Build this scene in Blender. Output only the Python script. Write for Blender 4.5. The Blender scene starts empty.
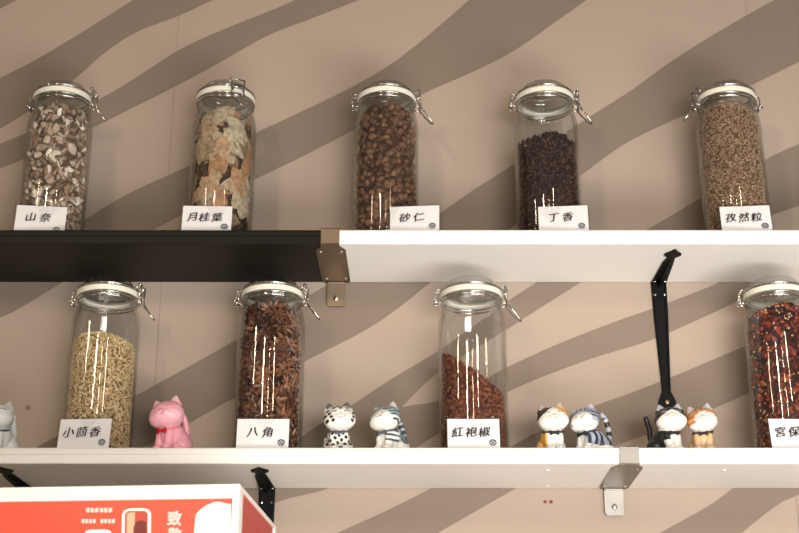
import bpy, bmesh, math, random
from mathutils import Vector, Matrix, Euler
R = math.radians
PI = math.pi
scene = bpy.context.scene
COL = scene.collection
rnd = random.Random(7)

# ------------------------------------------------------------------ camera
F = 1400.0
PITCH = R(21.0)
cam_d = bpy.data.cameras.new('camera')
cam_d.sensor_width = 36.0
cam_d.lens = 36.0 * F / 799.0
cam_d.clip_start = 0.05
cam_d.dof.use_dof = True
cam_d.dof.focus_distance = 2.22
cam_d.dof.aperture_fstop = 7.0
cam = bpy.data.objects.new('camera', cam_d)
COL.objects.link(cam)
cam.location = (0, 0, 0)
cam.rotation_euler = (PI / 2 + PITCH - R(0.045), 0, 0)
scene.camera = cam

# ------------------------------------------------------------------ light, exposure
vs = scene.view_settings
vs.view_transform = 'Standard'
vs.look = 'None'
vs.gamma = 1.0
vs.use_curve_mapping = False
vs.exposure = 0.0
scene.cycles.transparent_max_bounces = 40
scene.cycles.max_bounces = 10

world = bpy.data.worlds.new('room_light')
scene.world = world
world.use_nodes = True
bg = world.node_tree.nodes['Background']
bg.inputs[0].default_value = (1.0, 0.93, 0.85, 1)
bg.inputs[1].default_value = 0.13


def area(name, loc, target, sx, sy, power, col):
    l = bpy.data.lights.new(name, 'AREA')
    l.shape = 'RECTANGLE'
    l.size, l.size_y = sx, sy
    l.energy = power
    l.color = col
    o = bpy.data.objects.new(name, l)
    COL.objects.link(o)
    o.location = loc
    o.rotation_euler = (Vector(target) - Vector(loc)).to_track_quat('-Z', 'Y').to_euler()
    return o


WARM = (1.0, 0.78, 0.54)
area('low_window', (0.9, 0.05, -0.90), (0.2, 2.2, 0.40), 2.2, 0.7, 70, (1.0, 0.95, 0.90))
fill = area('front_fill', (0.75, -0.75, 0.12), (0.42, 2.2, 0.36), 1.3, 0.7, 8.8, (1.0, 0.96, 0.92))  # added frontal fill for shelf fronts and lower wall, not a window
fill.data.spread = R(62)  # beam narrowed so the upper wall gets less
area('lamp_left', (-1.15, -0.9, 1.50), (0, 2.2, 0.6), 0.10, 0.40, 19, WARM)
area('lamp_far_left', (-2.1, 0.5, 1.45), (0, 2.2, 0.5), 0.10, 0.3, 4, WARM)
area('lamp_right', (0.9, -1.2, 1.6), (0, 2.2, 0.6), 0.08, 0.40, 7, WARM)
area('lamp_middle', (-0.1, -1.6, 1.55), (0, 2.2, 0.6), 0.08, 0.3, 4, WARM)

# ------------------------------------------------------------------ helpers
CP, SP = math.cos(PITCH), math.sin(PITCH)


def at(px, py, Y):
    """the point on the plane y = Y that the photograph shows at (px, py)"""
    a = (px - 399.5) / F
    b = (266.5 - py) / F
    d = Vector((a, CP - b * SP, SP + b * CP))
    return d * (Y / d.y)


def xat(px, Y, Z):
    return (px - 399.5) / F * (Y * CP + Z * SP)


MATS = {}


def mat(name, col, rough=0.5, metal=0.0, var=0.08, scale=30.0, spec=0.5, bump=0.0, coat=0.0):
    if name in MATS:
        return MATS[name]
    m = bpy.data.materials.new(name)
    m.use_nodes = True
    nt = m.node_tree
    b = nt.nodes['Principled BSDF']
    b.inputs['Roughness'].default_value = rough
    b.inputs['Metallic'].default_value = metal
    b.inputs['Specular IOR Level'].default_value = spec
    b.inputs['Coat Weight'].default_value = coat
    tc = nt.nodes.new('ShaderNodeTexCoord')
    n = nt.nodes.new('ShaderNodeTexNoise')
    n.inputs['Scale'].default_value = scale
    n.inputs['Detail'].default_value = 3
    nt.links.new(tc.outputs['Object'], n.inputs['Vector'])
    mix = nt.nodes.new('ShaderNodeMix')
    mix.data_type = 'RGBA'
    mix.inputs[6].default_value = (*[c * (1 - var) for c in col], 1)
    mix.inputs[7].default_value = (*[min(1, c * (1 + var)) for c in col], 1)
    nt.links.new(n.outputs['Fac'], mix.inputs[0])
    nt.links.new(mix.outputs[2], b.inputs['Base Color'])
    if bump:
        bp = nt.nodes.new('ShaderNodeBump')
        bp.inputs['Strength'].default_value = bump
        bp.inputs['Distance'].default_value = 0.002
        nt.links.new(n.outputs['Fac'], bp.inputs['Height'])
        nt.links.new(bp.outputs['Normal'], b.inputs['Normal'])
    MATS[name] = m
    return m


def mat_attr(name, rough=0.6, spec=0.4, coat=0.0, nscale=400, nvar=0.12):
    """colour comes from the mesh's own colour attribute, broken up by fine noise"""
    if name in MATS:
        return MATS[name]
    m = bpy.data.materials.new(name)
    m.use_nodes = True
    nt = m.node_tree
    b = nt.nodes['Principled BSDF']
    b.inputs['Roughness'].default_value = rough
    b.inputs['Specular IOR Level'].default_value = spec
    b.inputs['Coat Weight'].default_value = coat
    b.inputs['Coat Roughness'].default_value = 0.15
    a = nt.nodes.new('ShaderNodeAttribute')
    a.attribute_name = 'Col'
    n = nt.nodes.new('ShaderNodeTexNoise')
    n.inputs['Scale'].default_value = nscale
    tc = nt.nodes.new('ShaderNodeTexCoord')
    nt.links.new(tc.outputs['Object'], n.inputs['Vector'])
    mr = nt.nodes.new('ShaderNodeMapRange')
    mr.inputs['To Min'].default_value = 1 - nvar
    mr.inputs['To Max'].default_value = 1 + nvar
    nt.links.new(n.outputs['Fac'], mr.inputs['Value'])
    v = nt.nodes.new('ShaderNodeVectorMath')
    v.operation = 'SCALE'
    nt.links.new(a.outputs['Color'], v.inputs[0])
    nt.links.new(mr.outputs['Result'], v.inputs['Scale'])
    nt.links.new(v.outputs['Vector'], b.inputs['Base Color'])
    MATS[name] = m
    return m


def mat_random(name, stops, rough=0.7, spec=0.3, nscale=250, nvar=0.25):
    """every piece takes its own tone from the ramp"""
    if name in MATS:
        return MATS[name]
    m = bpy.data.materials.new(name)
    m.use_nodes = True
    nt = m.node_tree
    b = nt.nodes['Principled BSDF']
    b.inputs['Roughness'].default_value = rough
    b.inputs['Specular IOR Level'].default_value = spec
    oi = nt.nodes.new('ShaderNodeObjectInfo')
    cr = nt.nodes.new('ShaderNodeValToRGB')
    el = cr.color_ramp.elements
    while len(el) < len(stops):
        el.new(0.5)
    for e, (p, c) in zip(el, stops):
        e.position = p
        e.color = (*c, 1)
    nt.links.new(oi.outputs['Random'], cr.inputs['Fac'])
    n = nt.nodes.new('ShaderNodeTexNoise')
    n.inputs['Scale'].default_value = nscale
    n.inputs['Detail'].default_value = 4
    tc = nt.nodes.new('ShaderNodeTexCoord')
    nt.links.new(tc.outputs['Object'], n.inputs['Vector'])
    mr = nt.nodes.new('ShaderNodeMapRange')
    mr.inputs['From Min'].default_value = 0.3
    mr.inputs['From Max'].default_value = 0.7
    mr.inputs['To Min'].default_value = 1 - nvar
    mr.inputs['To Max'].default_value = 1 + nvar
    nt.links.new(n.outputs['Fac'], mr.inputs['Value'])
    v = nt.nodes.new('ShaderNodeVectorMath')
    v.operation = 'SCALE'
    nt.links.new(cr.outputs['Color'], v.inputs[0])
    nt.links.new(mr.outputs['Result'], v.inputs['Scale'])
    nt.links.new(v.outputs['Vector'], b.inputs['Base Color'])
    bp = nt.nodes.new('ShaderNodeBump')
    bp.inputs['Strength'].default_value = 0.5
    bp.inputs['Distance'].default_value = 0.001
    nt.links.new(n.outputs['Fac'], bp.inputs['Height'])
    nt.links.new(bp.outputs['Normal'], b.inputs['Normal'])
    MATS[name] = m
    return m


def glass(name, tint, edge, ior=1.5, rough=0.01):
    """thin clear glass: fresnel reflection over a see-through that greys where one looks along the wall"""
    m = bpy.data.materials.new(name)
    m.use_nodes = True
    nt = m.node_tree
    nt.nodes.remove(nt.nodes['Principled BSDF'])
    out = nt.nodes['Material Output']
    tr = nt.nodes.new('ShaderNodeBsdfTransparent')
    gl = nt.nodes.new('ShaderNodeBsdfGlossy')
    gl.inputs['Roughness'].default_value = rough
    lw = nt.nodes.new('ShaderNodeLayerWeight')
    lw.inputs['Blend'].default_value = 0.5
    f5 = nt.nodes.new('ShaderNodeMath')
    f5.operation = 'POWER'
    f5.inputs[1].default_value = 5.0
    nt.links.new(lw.outputs['Facing'], f5.inputs[0])
    f0 = ((ior - 1) / (ior + 1)) ** 2
    fr = nt.nodes.new('ShaderNodeMath')
    fr.operation = 'MULTIPLY_ADD'
    fr.inputs[1].default_value = 1 - f0
    fr.inputs[2].default_value = f0
    nt.links.new(f5.outputs[0], fr.inputs[0])
    pw = nt.nodes.new('ShaderNodeMath')
    pw.operation = 'POWER'
    pw.inputs[1].default_value = 4.0
    nt.links.new(lw.outputs['Facing'], pw.inputs[0])
    mx = nt.nodes.new('ShaderNodeMix')
    mx.data_type = 'RGBA'
    mx.inputs[6].default_value = (*tint, 1)
    mx.inputs[7].default_value = (*edge, 1)
    nt.links.new(pw.outputs[0], mx.inputs[0])
    nt.links.new(mx.outputs[2], tr.inputs['Color'])
    sh = nt.nodes.new('ShaderNodeMixShader')
    nt.links.new(fr.outputs[0], sh.inputs['Fac'])
    nt.links.new(tr.outputs[0], sh.inputs[1])
    nt.links.new(gl.outputs[0], sh.inputs[2])
    nt.links.new(sh.outputs[0], out.inputs['Surface'])
    MATS[name] = m
    return m


def link(name, me, mats, parent=None, smooth=False):
    if not isinstance(mats, (list, tuple)):
        mats = [mats]
    for m in mats:
        me.materials.append(m)
    if smooth:
        me.polygons.foreach_set('use_smooth', [True] * len(me.polygons))
    o = bpy.data.objects.new(name, me)
    COL.objects.link(o)
    if parent is not None:
        o.parent = parent
    return o


def obj(name, bm, mats, parent=None, smooth=False, autosmooth=None):
    me = bpy.data.meshes.new(name)
    bm.normal_update()
    bm.to_mesh(me)
    bm.free()
    o = link(name, me, mats, parent, smooth)
    if autosmooth:
        for e in me.edges:
            pass
        me.polygons.foreach_set('use_smooth', [True] * len(me.polygons))
        me.set_sharp_from_angle(angle=R(autosmooth))
    return o


def tag(o, label=None, cat=None, group=None, kind=None):
    if label:
        o['label'] = label
    if cat:
        o['category'] = cat
    if group:
        o['group'] = group
    if kind:
        o['kind'] = kind
    return o


def empty(name, loc, rz=0.0):
    o = bpy.data.objects.new(name, None)
    COL.objects.link(o)
    o.location = loc
    o.rotation_euler = (0, 0, rz)
    o.empty_display_size = 0.02
    return o


def copy_tree(o, parent=None):
    c = o.copy()
    COL.objects.link(c)
    if parent is not None:
        c.parent = parent
    for ch in list(o.children):
        copy_tree(ch, c)
    return c


def box(bm, x0, x1, y0, y1, z0, z1, bev=0.0, M=None, mi=0):
    r = bmesh.ops.create_cube(bm, size=1.0)
    vs_ = r['verts']
    S = Matrix.Diagonal((x1 - x0, y1 - y0, z1 - z0, 1))
    T = Matrix.Translation(((x0 + x1) / 2, (y0 + y1) / 2, (z0 + z1) / 2))
    bmesh.ops.transform(bm, matrix=T @ S, verts=vs_)
    fs = set(f for v in vs_ for f in v.link_faces)
    for f in fs:
        f.material_index = mi
    if bev:
        es = list(set(e for v in vs_ for e in v.link_edges))
        q = bmesh.ops.bevel(bm, geom=es, offset=bev, segments=2, affect='EDGES', profile=0.5)
        vs_ = list(set(q['verts']) | set(v for v in vs_ if v.is_valid))
        vs_ = list(set(v for f in q['faces'] for v in f.verts) | set(v for v in vs_ if v.is_valid))
    if M is not None:
        bmesh.ops.transform(bm, matrix=M, verts=[v for v in vs_ if v.is_valid])


def prism(bm, pts, axis, a, b, mi=0):
    """extrude the polygon pts (two coordinates) along axis from a to b"""
    def p3(p, t):
        if axis == 'x':
            return (t, p[0], p[1])
        if axis == 'y':
            return (p[0], t, p[1])
        return (p[0], p[1], t)
    A = [bm.verts.new(p3(p, a)) for p in pts]
    B = [bm.verts.new(p3(p, b)) for p in pts]
    n = len(pts)
    fs = [bm.faces.new(A), bm.faces.new(B[::-1])]
    for i in range(n):
        fs.append(bm.faces.new((A[i], B[i], B[(i + 1) % n], A[(i + 1) % n])))
    for f in fs:
        f.material_index = mi
    bmesh.ops.recalc_face_normals(bm, faces=fs)
    return A + B


def lathe(bm, prof, n=48, closed=False):
    rings = []
    for r, z in prof:
        if r < 1e-6:
            rings.append([bm.verts.new((0, 0, z))])
        else:
            rings.append([bm.verts.new((r * math.cos(2 * PI * k / n), r * math.sin(2 * PI * k / n), z)) for k in range(n)])
    pairs = list(zip(rings, rings[1:]))
    if closed:
        pairs.append((rings[-1], rings[0]))
    fs = []
    for A, B in pairs:
        for k in range(n):
            k2 = (k + 1) % n
            if len(A) == 1 and len(B) == 1:
                continue
            if len(A) == 1:
                fs.append(bm.faces.new((A[0], B[k2], B[k])))
            elif len(B) == 1:
                fs.append(bm.faces.new((A[k], A[k2], B[0])))
            else:
                fs.append(bm.faces.new((A[k], A[k2], B[k2], B[k])))
    bmesh.ops.recalc_face_normals(bm, faces=fs)


def tube(bm, pts, r, n=6, closed=False, taper=None):
    pts = [Vector(p) for p in pts]
    N = len(pts)
    rings = []
    prev = None
    for i, p in enumerate(pts):
        if closed:
            t = pts[(i + 1) % N] - pts[i - 1]
        else:
            t = pts[min(i + 1, N - 1)] - pts[max(i - 1, 0)]
        t.normalize()
        if prev is None:
            u = t.orthogonal().normalized()
        else:
            u = (prev - t * prev.dot(t))
            u = u.normalized() if u.length > 1e-6 else t.orthogonal().normalized()
        prev = u
        w = t.cross(u)
        rr = r if taper is None else r * taper[i]
        rings.append([bm.verts.new(p + (u * math.cos(2 * PI * k / n) + w * math.sin(2 * PI * k / n)) * rr) for k in range(n)])
    fs = []
    for i in range(N if closed else N - 1):
        A, B = rings[i], rings[(i + 1) % N]
        for k in range(n):
            fs.append(bm.faces.new((A[k], A[(k + 1) % n], B[(k + 1) % n], B[k])))
    if not closed:
        fs.append(bm.faces.new(rings[0][::-1]))
        fs.append(bm.faces.new(rings[-1]))
    bmesh.ops.recalc_face_normals(bm, faces=fs)


def ball(bm, c, rad, M=None, seg=16):
    r = bmesh.ops.create_uvsphere(bm, u_segments=seg, v_segments=seg // 2 + 2, radius=1.0)
    if not hasattr(rad, '__len__'):
        rad = (rad, rad, rad)
    T = Matrix.Translation(c) @ Matrix.Diagonal((*rad, 1))
    if M is not None:
        T = M @ T
    bmesh.ops.transform(bm, matrix=T, verts=r['verts'])


def smooth_line(pts, k=6):
    """Catmull-Rom through the points"""
    out = []
    P = [Vector(p) for p in pts]
    for i in range(len(P) - 1):
        p0 = P[i - 1] if i else P[0] * 2 - P[1]
        p1, p2 = P[i], P[i + 1]
        p3 = P[i + 2] if i + 2 < len(P) else P[-1] * 2 - P[-2]
        for j in range(k):
            t = j / k
            out.append(0.5 * ((2 * p1) + (p2 - p0) * t + (2 * p0 - 5 * p1 + 4 * p2 - p3) * t * t + (3 * p1 - p0 - 3 * p2 + p3) * t ** 3))
    out.append(P[-1])
    return out


# ------------------------------------------------------------------ measures (metres, lens at the origin)
WALL = 2.26
FRONT = 2.08          # front edges of the shelves
UP_TOP, UP_BOT = 0.8605, 0.8362
LO_TOP, LO_BOT = 0.5032, 0.4784
FLOOR = -1.40

WHITE = mat('shelf_white', (0.86, 0.845, 0.80), 0.45, var=0.02, scale=8)
BLACKB = mat('shelf_black', (0.010, 0.008, 0.007), 0.45, var=0.2, scale=12, spec=0.15)
STEEL = mat('brushed_steel', (0.30, 0.28, 0.255), 0.45, 1.0, var=0.12, scale=60)
IRON = mat('black_iron', (0.0045, 0.0045, 0.005), 0.45, 0.0, var=0.3, scale=90, bump=0.15, spec=0.12)
BRONZE = mat('brown_steel', (0.26, 0.205, 0.15), 0.45, 1.0, var=0.12, scale=60)
SCREW = mat('screw_metal', (0.75, 0.70, 0.62), 0.25, 1.0, var=0.05)
CHROME = mat('wire_metal', (0.58, 0.56, 0.53), 0.16, 1.0, var=0.1, scale=200)
WLIGHT = mat('wall_paint_light', (0.395, 0.315, 0.252), 0.75, var=0.035, scale=3, spec=0.25)
WDARK = mat('wall_paint_dark', (0.222, 0.172, 0.134), 0.75, var=0.035, scale=3, spec=0.25)
WSEAM = mat('wall_seam', (0.20, 0.155, 0.12), 0.8, var=0.05)
HOLE = mat('drill_hole', (0.09, 0.05, 0.04), 0.9)
PLUG = mat('red_wall_plug', (0.35, 0.06, 0.04), 0.7)

# ------------------------------------------------------------------ wall with painted wave stripes
UPPER = [  # (upper edge, lower edge) of every painted stripe above the upper shelf
    ([(-40, 20), (0, -2), (30, -25)], [(-40, 33), (0, 10), (18, 0), (50, -25)]),
    ([(-40, 101), (0, 79), (34, 62), (81, 34), (108, 17), (135, 0), (175, -25)],
     [(-40, 155), (0, 130), (28, 113), (74, 81), (101, 57), (135, 34), (179, 17), (216, 0), (275, -25)]),
    ([(-40, 162), (0, 145), (24, 135), (98, 101), (145, 73), (179, 51), (220, 32), (270, 12), (298, 0), (350, -25)],
     [(-40, 188), (0, 170), (60, 145), (101, 125), (135, 108), (169, 91), (216, 66), (267, 37), (311, 20), (362, 0), (425, -25)]),
    ([(20, 256), (60, 235), (80, 224), (110, 205), (142, 188), (189, 167), (254, 135), (301, 113), (352, 88), (393, 64), (436, 30), (470, 0), (498, -25)],
     [(110, 256), (150, 233), (190, 212), (254, 181), (300, 159), (358, 129), (425, 94), (462, 78), (500, 60), (525, 45), (550, 27), (588, 0), (620, -25)]),
    ([(380, 256), (415, 232), (445, 211), (472, 192), (518, 163), (585, 121), (607, 107), (635, 89), (662, 69), (700, 44), (744, 18), (777, 0), (830, -25)],
     [(475, 256), (510, 230), (545, 203), (583, 175), (620, 148), (652, 131), (690, 114), (750, 87), (799, 63), (850, 38)]),
    ([(600, 256), (650, 229), (701, 199), (767, 160), (799, 145), (850, 120)],
     [(690, 256), (730, 235), (776, 215), (799, 207), (850, 188)]),
]
LOWER = [
    ([(-60, 300), (-20, 275), (0, 262)], [(-60, 342), (0, 319), (24, 307), (63, 283), (95, 262)]),
    ([(-60, 492), (0, 466), (60, 436), (130, 400), (238, 340), (290, 308), (330, 284), (362, 262)],
     [(60, 490), (100, 470), (160, 440), (190, 424), (238, 397), (306, 362), (366, 331), (400, 308), (430, 284), (460, 262)]),
    ([(230, 488), (262, 465), (290, 447), (310, 432), (354, 405), (390, 381), (446, 347), (508, 302), (536, 284), (570, 262)],
     [(330, 488), (365, 447), (385, 423), (403, 407), (438, 374), (506, 331), (580, 284), (615, 262)]),
    ([(300, 470), (330, 447), (365, 422), (403, 408), (446, 400), (508, 368), (556, 346), (612, 324), (660, 307), (716, 285), (765, 262)],
     [(360, 488), (419, 447), (440, 434), (508, 393), (588, 361), (646, 343), (700, 320), (744, 299), (815, 262)]),
    ([(450, 488), (514, 446), (539, 433), (590, 409), (628, 395), (672, 378), (748, 346), (799, 325), (860, 300)],
     [(530, 488), (618, 446), (670, 429), (718, 408), (750, 393), (799, 366), (860, 335)]),
]
BOTTOM = [
    ([(150, 494), (170, 484), (200, 468)], [(180, 540), (275, 504), (305, 496), (330, 489), (380, 468)]),
    ([(300, 556), (340, 533), (380, 515), (432, 489), (470, 468)], [(400, 556), (440, 533), (480, 510), (517, 489), (555, 468)]),
    ([(620, 556), (662, 533), (707, 508), (731, 491), (765, 468)], [(715, 556), (743, 533), (779, 505), (799, 496), (860, 470)]),
]


def make_wall():
    bm = bmesh.new()
    y = WALL
    vs_ = [bm.verts.new(p) for p in ((-1.7, y, FLOOR), (1.7, y, FLOOR), (1.7, y, 1.75), (-1.7, y, 1.75))]
    vb = [bm.verts.new((v.co.x, y + 0.08, v.co.z)) for v in vs_]
    bm.faces.new(vs_)
    bm.faces.new(vb[::-1])
    for i in range(4):
        bm.faces.new((vs_[i], vb[i], vb[(i + 1) % 4], vs_[(i + 1) % 4]))
    bmesh.ops.recalc_face_normals(bm, faces=list(bm.faces))
    n = 40
    lay = 0
    for up, lo in UPPER + LOWER + BOTTOM:
        lay += 1
        yy = y - 0.0003 - 0.00002 * lay

        def sample(line):
            w = [at(px, py, WALL) for px, py in line]
            w = smooth_line([(p.x, 0, p.z) for p in w], 8)
            # the stripes run on beyond what the photograph shows
            if line[0][0] < -20 or line[0][1] > 530:
                w.insert(0, w[0] + (w[0] - w[4]).normalized() * .30)
            if line[-1][0] > 830 or line[-1][1] < -20:
                w.append(w[-1] + (w[-1] - w[-5]).normalized() * .30)
            ln = [0]
            for a, b in zip(w, w[1:]):
                ln.append(ln[-1] + (b - a).length)
            res = []
            for k in range(n + 1):
                t = ln[-1] * k / n
                j = max(i for i in range(len(ln)) if ln[i] <= t + 1e-9)
                j = min(j, len(w) - 2)
                f = (t - ln[j]) / max(1e-9, ln[j + 1] - ln[j])
                res.append(w[j].lerp(w[j + 1], f))
            return res
        A, B = sample(up), sample(lo)
        va = [bm.verts.new((p.x, yy, p.z)) for p in A]
        vb_ = [bm.verts.new((p.x, yy, p.z)) for p in B]
        for k in range(n):
            f = bm.faces.new((vb_[k], vb_[k + 1], va[k + 1], va[k]))
            f.material_index = 1
    # panel joints, drill holes, wall plugs
    for px in (180, 745):
        x = at(px, 0, WALL).x
        f = bm.faces.new([bm.verts.new(p) for p in ((x - .0003, y - .0008, FLOOR), (x + .0003, y - .0008, FLOOR), (x + .0003, y - .0008, 1.7), (x - .0003, y - .0008, 1.7))])
        f.material_index = 2
    for px, py, r_, mi in ((28, 409, .0045, 2), (545, 503, .003, 4), (551, 503, .0032, 4), (545, 503, .0018, 3), (551, 503, .002, 3)):
        c = at(px, py, WALL)
        d = 0.001 if mi != 3 else 0.0014
        f = bm.faces.new([bm.verts.new((c.x + r_ * math.cos(t), y - d, c.z + r_ * math.sin(t))) for t in [2 * PI * k / 12 for k in range(12)]])
        f.material_index = mi
    for f in bm.faces:
        if f.normal.y > 0.5 and f.calc_center_median().y < y + .01:
            f.normal_flip()
    o = obj('wall_back', bm, [WLIGHT, WDARK, WSEAM, HOLE, PLUG])
    tag(o, 'taupe panelled wall painted with darker diagonal wave stripes', 'wall', kind='structure')


make_wall()
bm = bmesh.new()
box(bm, -1.7, 1.7, -1.0, WALL, FLOOR - .05, FLOOR)
tag(obj('floor', bm, mat('floor_tile', (0.42, 0.38, 0.33), 0.5)), 'pale floor in front of the wall', 'floor', kind='structure')

# counter below the frame that carries the red box
cz = -0.12
ctr = empty('counter', (0, 0, FLOOR))
tag(ctr, 'white counter below the shelves along the wall', 'counter')
bm = bmesh.new()
box(bm, -1.5, 1.5, 1.42, WALL - .002, cz - .04 - FLOOR, cz - FLOOR, .004)
obj('worktop', bm, mat('worktop_white', (0.78, 0.74, 0.67), 0.4, var=0.02), ctr)
bm = bmesh.new()
box(bm, -1.46, 1.46, 1.47, WALL - .002, 0, cz - .04 - FLOOR)
obj('cabinet_body', bm, mat('cabinet_white', (0.7, 0.66, 0.6), 0.5, var=0.02), ctr)

# ------------------------------------------------------------------ shelves
def shelf(name, x0, x1, ztop, zbot, m, label, screws=()):
    t = ztop - zbot
    bm = bmesh.new()
    f = FRONT
    # front edge: rounded top lip, shallow step, straight lower part
    prof = [(f + .0035, ztop), (f + .0012, ztop - .0010), (f, ztop - .0035), (f, ztop - t * .42), (f + .0016, ztop - t * .46),
            (f + .0016, zbot + .0015), (f + .0030, zbot), (WALL - .0022, zbot), (WALL - .0022, ztop)]
    prism(bm, prof, 'x', x0, x1)
    o = obj(name, bm, m)
    tag(o, label, 'shelf', 'wall shelf boards')
    for px, py, Y in screws:
        p = at(px, py, Y)
        b2 = bmesh.new()
        ball(b2, (p.x, p.y, zbot), (.003, .003, .0016))
        s = obj('screw_head', b2, WHITE, o, True)
    return o


xj_u = xat(331, FRONT, UP_TOP)
xj_l = xat(628.5, FRONT, LO_TOP)
shelf('shelf_board', -1.5, xj_u - .0008, UP_TOP, UP_BOT, BLACKB, 'black shelf board, left part of the upper shelf')
shelf('shelf_board', xj_u + .0008, 1.5, UP_TOP, UP_BOT, WHITE, 'white shelf board, right part of the upper shelf')


def under(px, py, zb):
    a = (px - 399.5) / F
    b = (266.5 - py) / F
    d = Vector((a, CP - b * SP, SP + b * CP))
    return d * (zb / d.z)


p1, p2, p3_ = under(548, 471, LO_BOT), under(548, 487, LO_BOT), under(724, 471, LO_BOT)
lsh = shelf('shelf_board', -1.5, xj_l - .0008, LO_TOP, LO_BOT, WHITE, 'long cream shelf board of the lower shelf, left of the steel joint bracket')
rsh = shelf('shelf_board', xj_l + .0008, 1.5, LO_TOP, LO_BOT, WHITE, 'cream shelf board of the lower shelf, right of the steel joint bracket')
for p, par in ((p1, lsh), (p2, lsh), (p3_, rsh)):
    b2 = bmesh.new()
    ball(b2, (p.x, p.y, LO_BOT), (.0030, .0030, .0016))
    obj('screw_head', b2, WHITE, par, True)


# ------------------------------------------------------------------ steel joint brackets
def steel_bracket(x, ztop, zbot, skew, label, STEEL):
    """strap over the front edge, chamfered plate under the boards, tab on the wall"""
    o = empty('joint_bracket', (x, FRONT, zbot))
    tag(o, label, 'bracket', 'steel shelf joint brackets')
    h = ztop - zbot
    w = .0150
    th = .0015
    bm = bmesh.new()
    box(bm, -w, w, -th, 0.0, -th, h + th, .0004)
    box(bm, -w, w, -th, .012, h, h + th, .0004)
    obj('front_strap', bm, STEEL, o)
    D = WALL - FRONT
    bm = bmesh.new()
    pl = [(-w, -th), (-w, .006), (-.0245, .030), (-.0245 + skew * .2, .030), (-.0240 + skew, D - .022), (-.0200 + skew, D - .010),
          (.0200 + skew, D - .010), (.0240 + skew, D - .022), (.0245, .030), (w, .006), (w, -th)]
    pl = [(-w, -th), (-w, .010), (-.0240, .026), (-.0240 + skew, D - .020), (-.0205 + skew, D - .002),
          (.0225 + skew, D - .002), (.0240 + skew, D - .012), (.0240, .026), (w, .010), (w, -th)]
    prism(bm, pl, 'z', -th - .0002, -.0002)
    obj('under_plate', bm, STEEL, o)
    bm = bmesh.new()
    y1 = D - .0012
    tx = skew * 1.0
    tb = [(-.0155 + tx, -.0015), (.0155 + tx, -.0015), (.0155 + tx, -.042), (.0125 + tx, -.046), (-.0125 + tx, -.046), (-.0155 + tx, -.042)]
    prism(bm, tb, 'y', y1 - .006, y1 - .0035)
    box(bm, -.0155 + tx, .0155 + tx, y1 - .0080, y1, -.0055, -.0018, .001)
    obj('wall_tab', bm, STEEL, o)
    bm = bmesh.new()
    ball(bm, (tx, y1 - .0065, -.0320), (.0048, .0025, .0048))
    box(bm, tx - .0035, tx + .0035, y1 - .0092, y1 - .0086, -.0326, -.0314)
    obj('screw', bm, SCREW, o, True)
    for sx, sy in ((-.0165, .034), (.0165, .034), (-.0165 + skew, D - .022), (.0165 + skew, D - .022)):
        bm = bmesh.new()
        ball(bm, (sx, sy, -th), (.0034, .0034, .0014))
        obj('screw', bm, SCREW, o, True)
    return o


steel_bracket(xat(330.3, FRONT, UP_TOP), UP_TOP, UP_BOT, .003, 'brown steel bracket clasping the joint of the black and white boards of the upper shelf', BRONZE)
steel_bracket(xat(628.8, FRONT, LO_TOP), LO_TOP, LO_BOT, .0, 'bright steel bracket on the joint of the lower cream boards, beside the tabby cat', STEEL)


# ------------------------------------------------------------------ black wrought iron shelf brackets
def iron_bracket():
    o = empty('iron_bracket', (0, 0, 0))          # origin: the corner under the board at the wall
    D = WALL - FRONT
    th = .0022
    # arm under the board with spear tip near the front
    bm = bmesh.new()
    y = lambda t: -t
    pl = [(-.0135, -.002), (-.0128, y(.012)), (-.0105, y(.100)), (-.0060, y(.122)), (-.0135, y(.131)), (-.0135, y(.138)), (-.0050, y(.149)), (-.0015, y(.156)), (.0015, y(.156)),
          (.0050, y(.149)), (.0135, y(.138)), (.0135, y(.131)), (.0060, y(.122)), (.0078, y(.100)), (.0122, y(.012)), (.0130, -.002)]
    prism(bm, pl, 'z', -.0004 - th, -.0004)
    obj('arm', bm, IRON, o)
    bm = bmesh.new()
    # stiffening ribs along both edges of arm and leg
    prism(bm, [(-.0035, -.0024), (-.108, -.0024), (-.108, -.0055), (-.040, -.0075), (-.0035, -.0095)], 'x', -.0015, .0015)
    obj('arm_rib', bm, IRON, o)
    bm = bmesh.new()
    L = .215
    pl = [(-.0135, -.003), (-.0128, -.060), (-.0075, -L + .020), (-.0100, -L + .014)]
    for k in range(0, 13):
        t = PI * 0.78 + (2 * PI - 2 * PI * .28) * k / 12.0
        pl.append((.0150 * math.cos(t), -L + .0150 * math.sin(t)))
    pl += [(.0100, -L + .014), (.0072, -L + .020), (.0122, -.060), (.0130, -.003)]
    prism(bm, pl, 'y', -.0034, -.0012)
    obj('leg', bm, IRON, o)
    bm = bmesh.new()
    for sx in (-1, 1):
        prism(bm, [(sx * .0118, -.004), (sx * .0094, -.004), (sx * .0045, -L + .024), (sx * .0065, -L + .024)], 'y', -.0075, -.0034)
    obj('leg_rib', bm, IRON, o)
    for x, z in ((-.0088, -.012), (.0088, -.012)):
        b2 = bmesh.new()
        ball(b2, (x, -.0048, z - .012), (.0030, .0018, .0030))
        obj('rivet', b2, SCREW, o, True)
    for x, yy in ((-.0085, -.012), (.0085, -.012)):
        b2 = bmesh.new()
        ball(b2, (x, yy, -.0032), (.0030, .0030, .0016))
        obj('rivet', b2, SCREW, o, True)
    b2 = bmesh.new()
    ball(b2, (0, -.0040, -L + .001), (.0040, .0022, .0040))
    obj('screw', b2, mat('brass_screw', (0.55, 0.42, 0.24), 0.3, 1.0), o, True)
    return o


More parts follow.
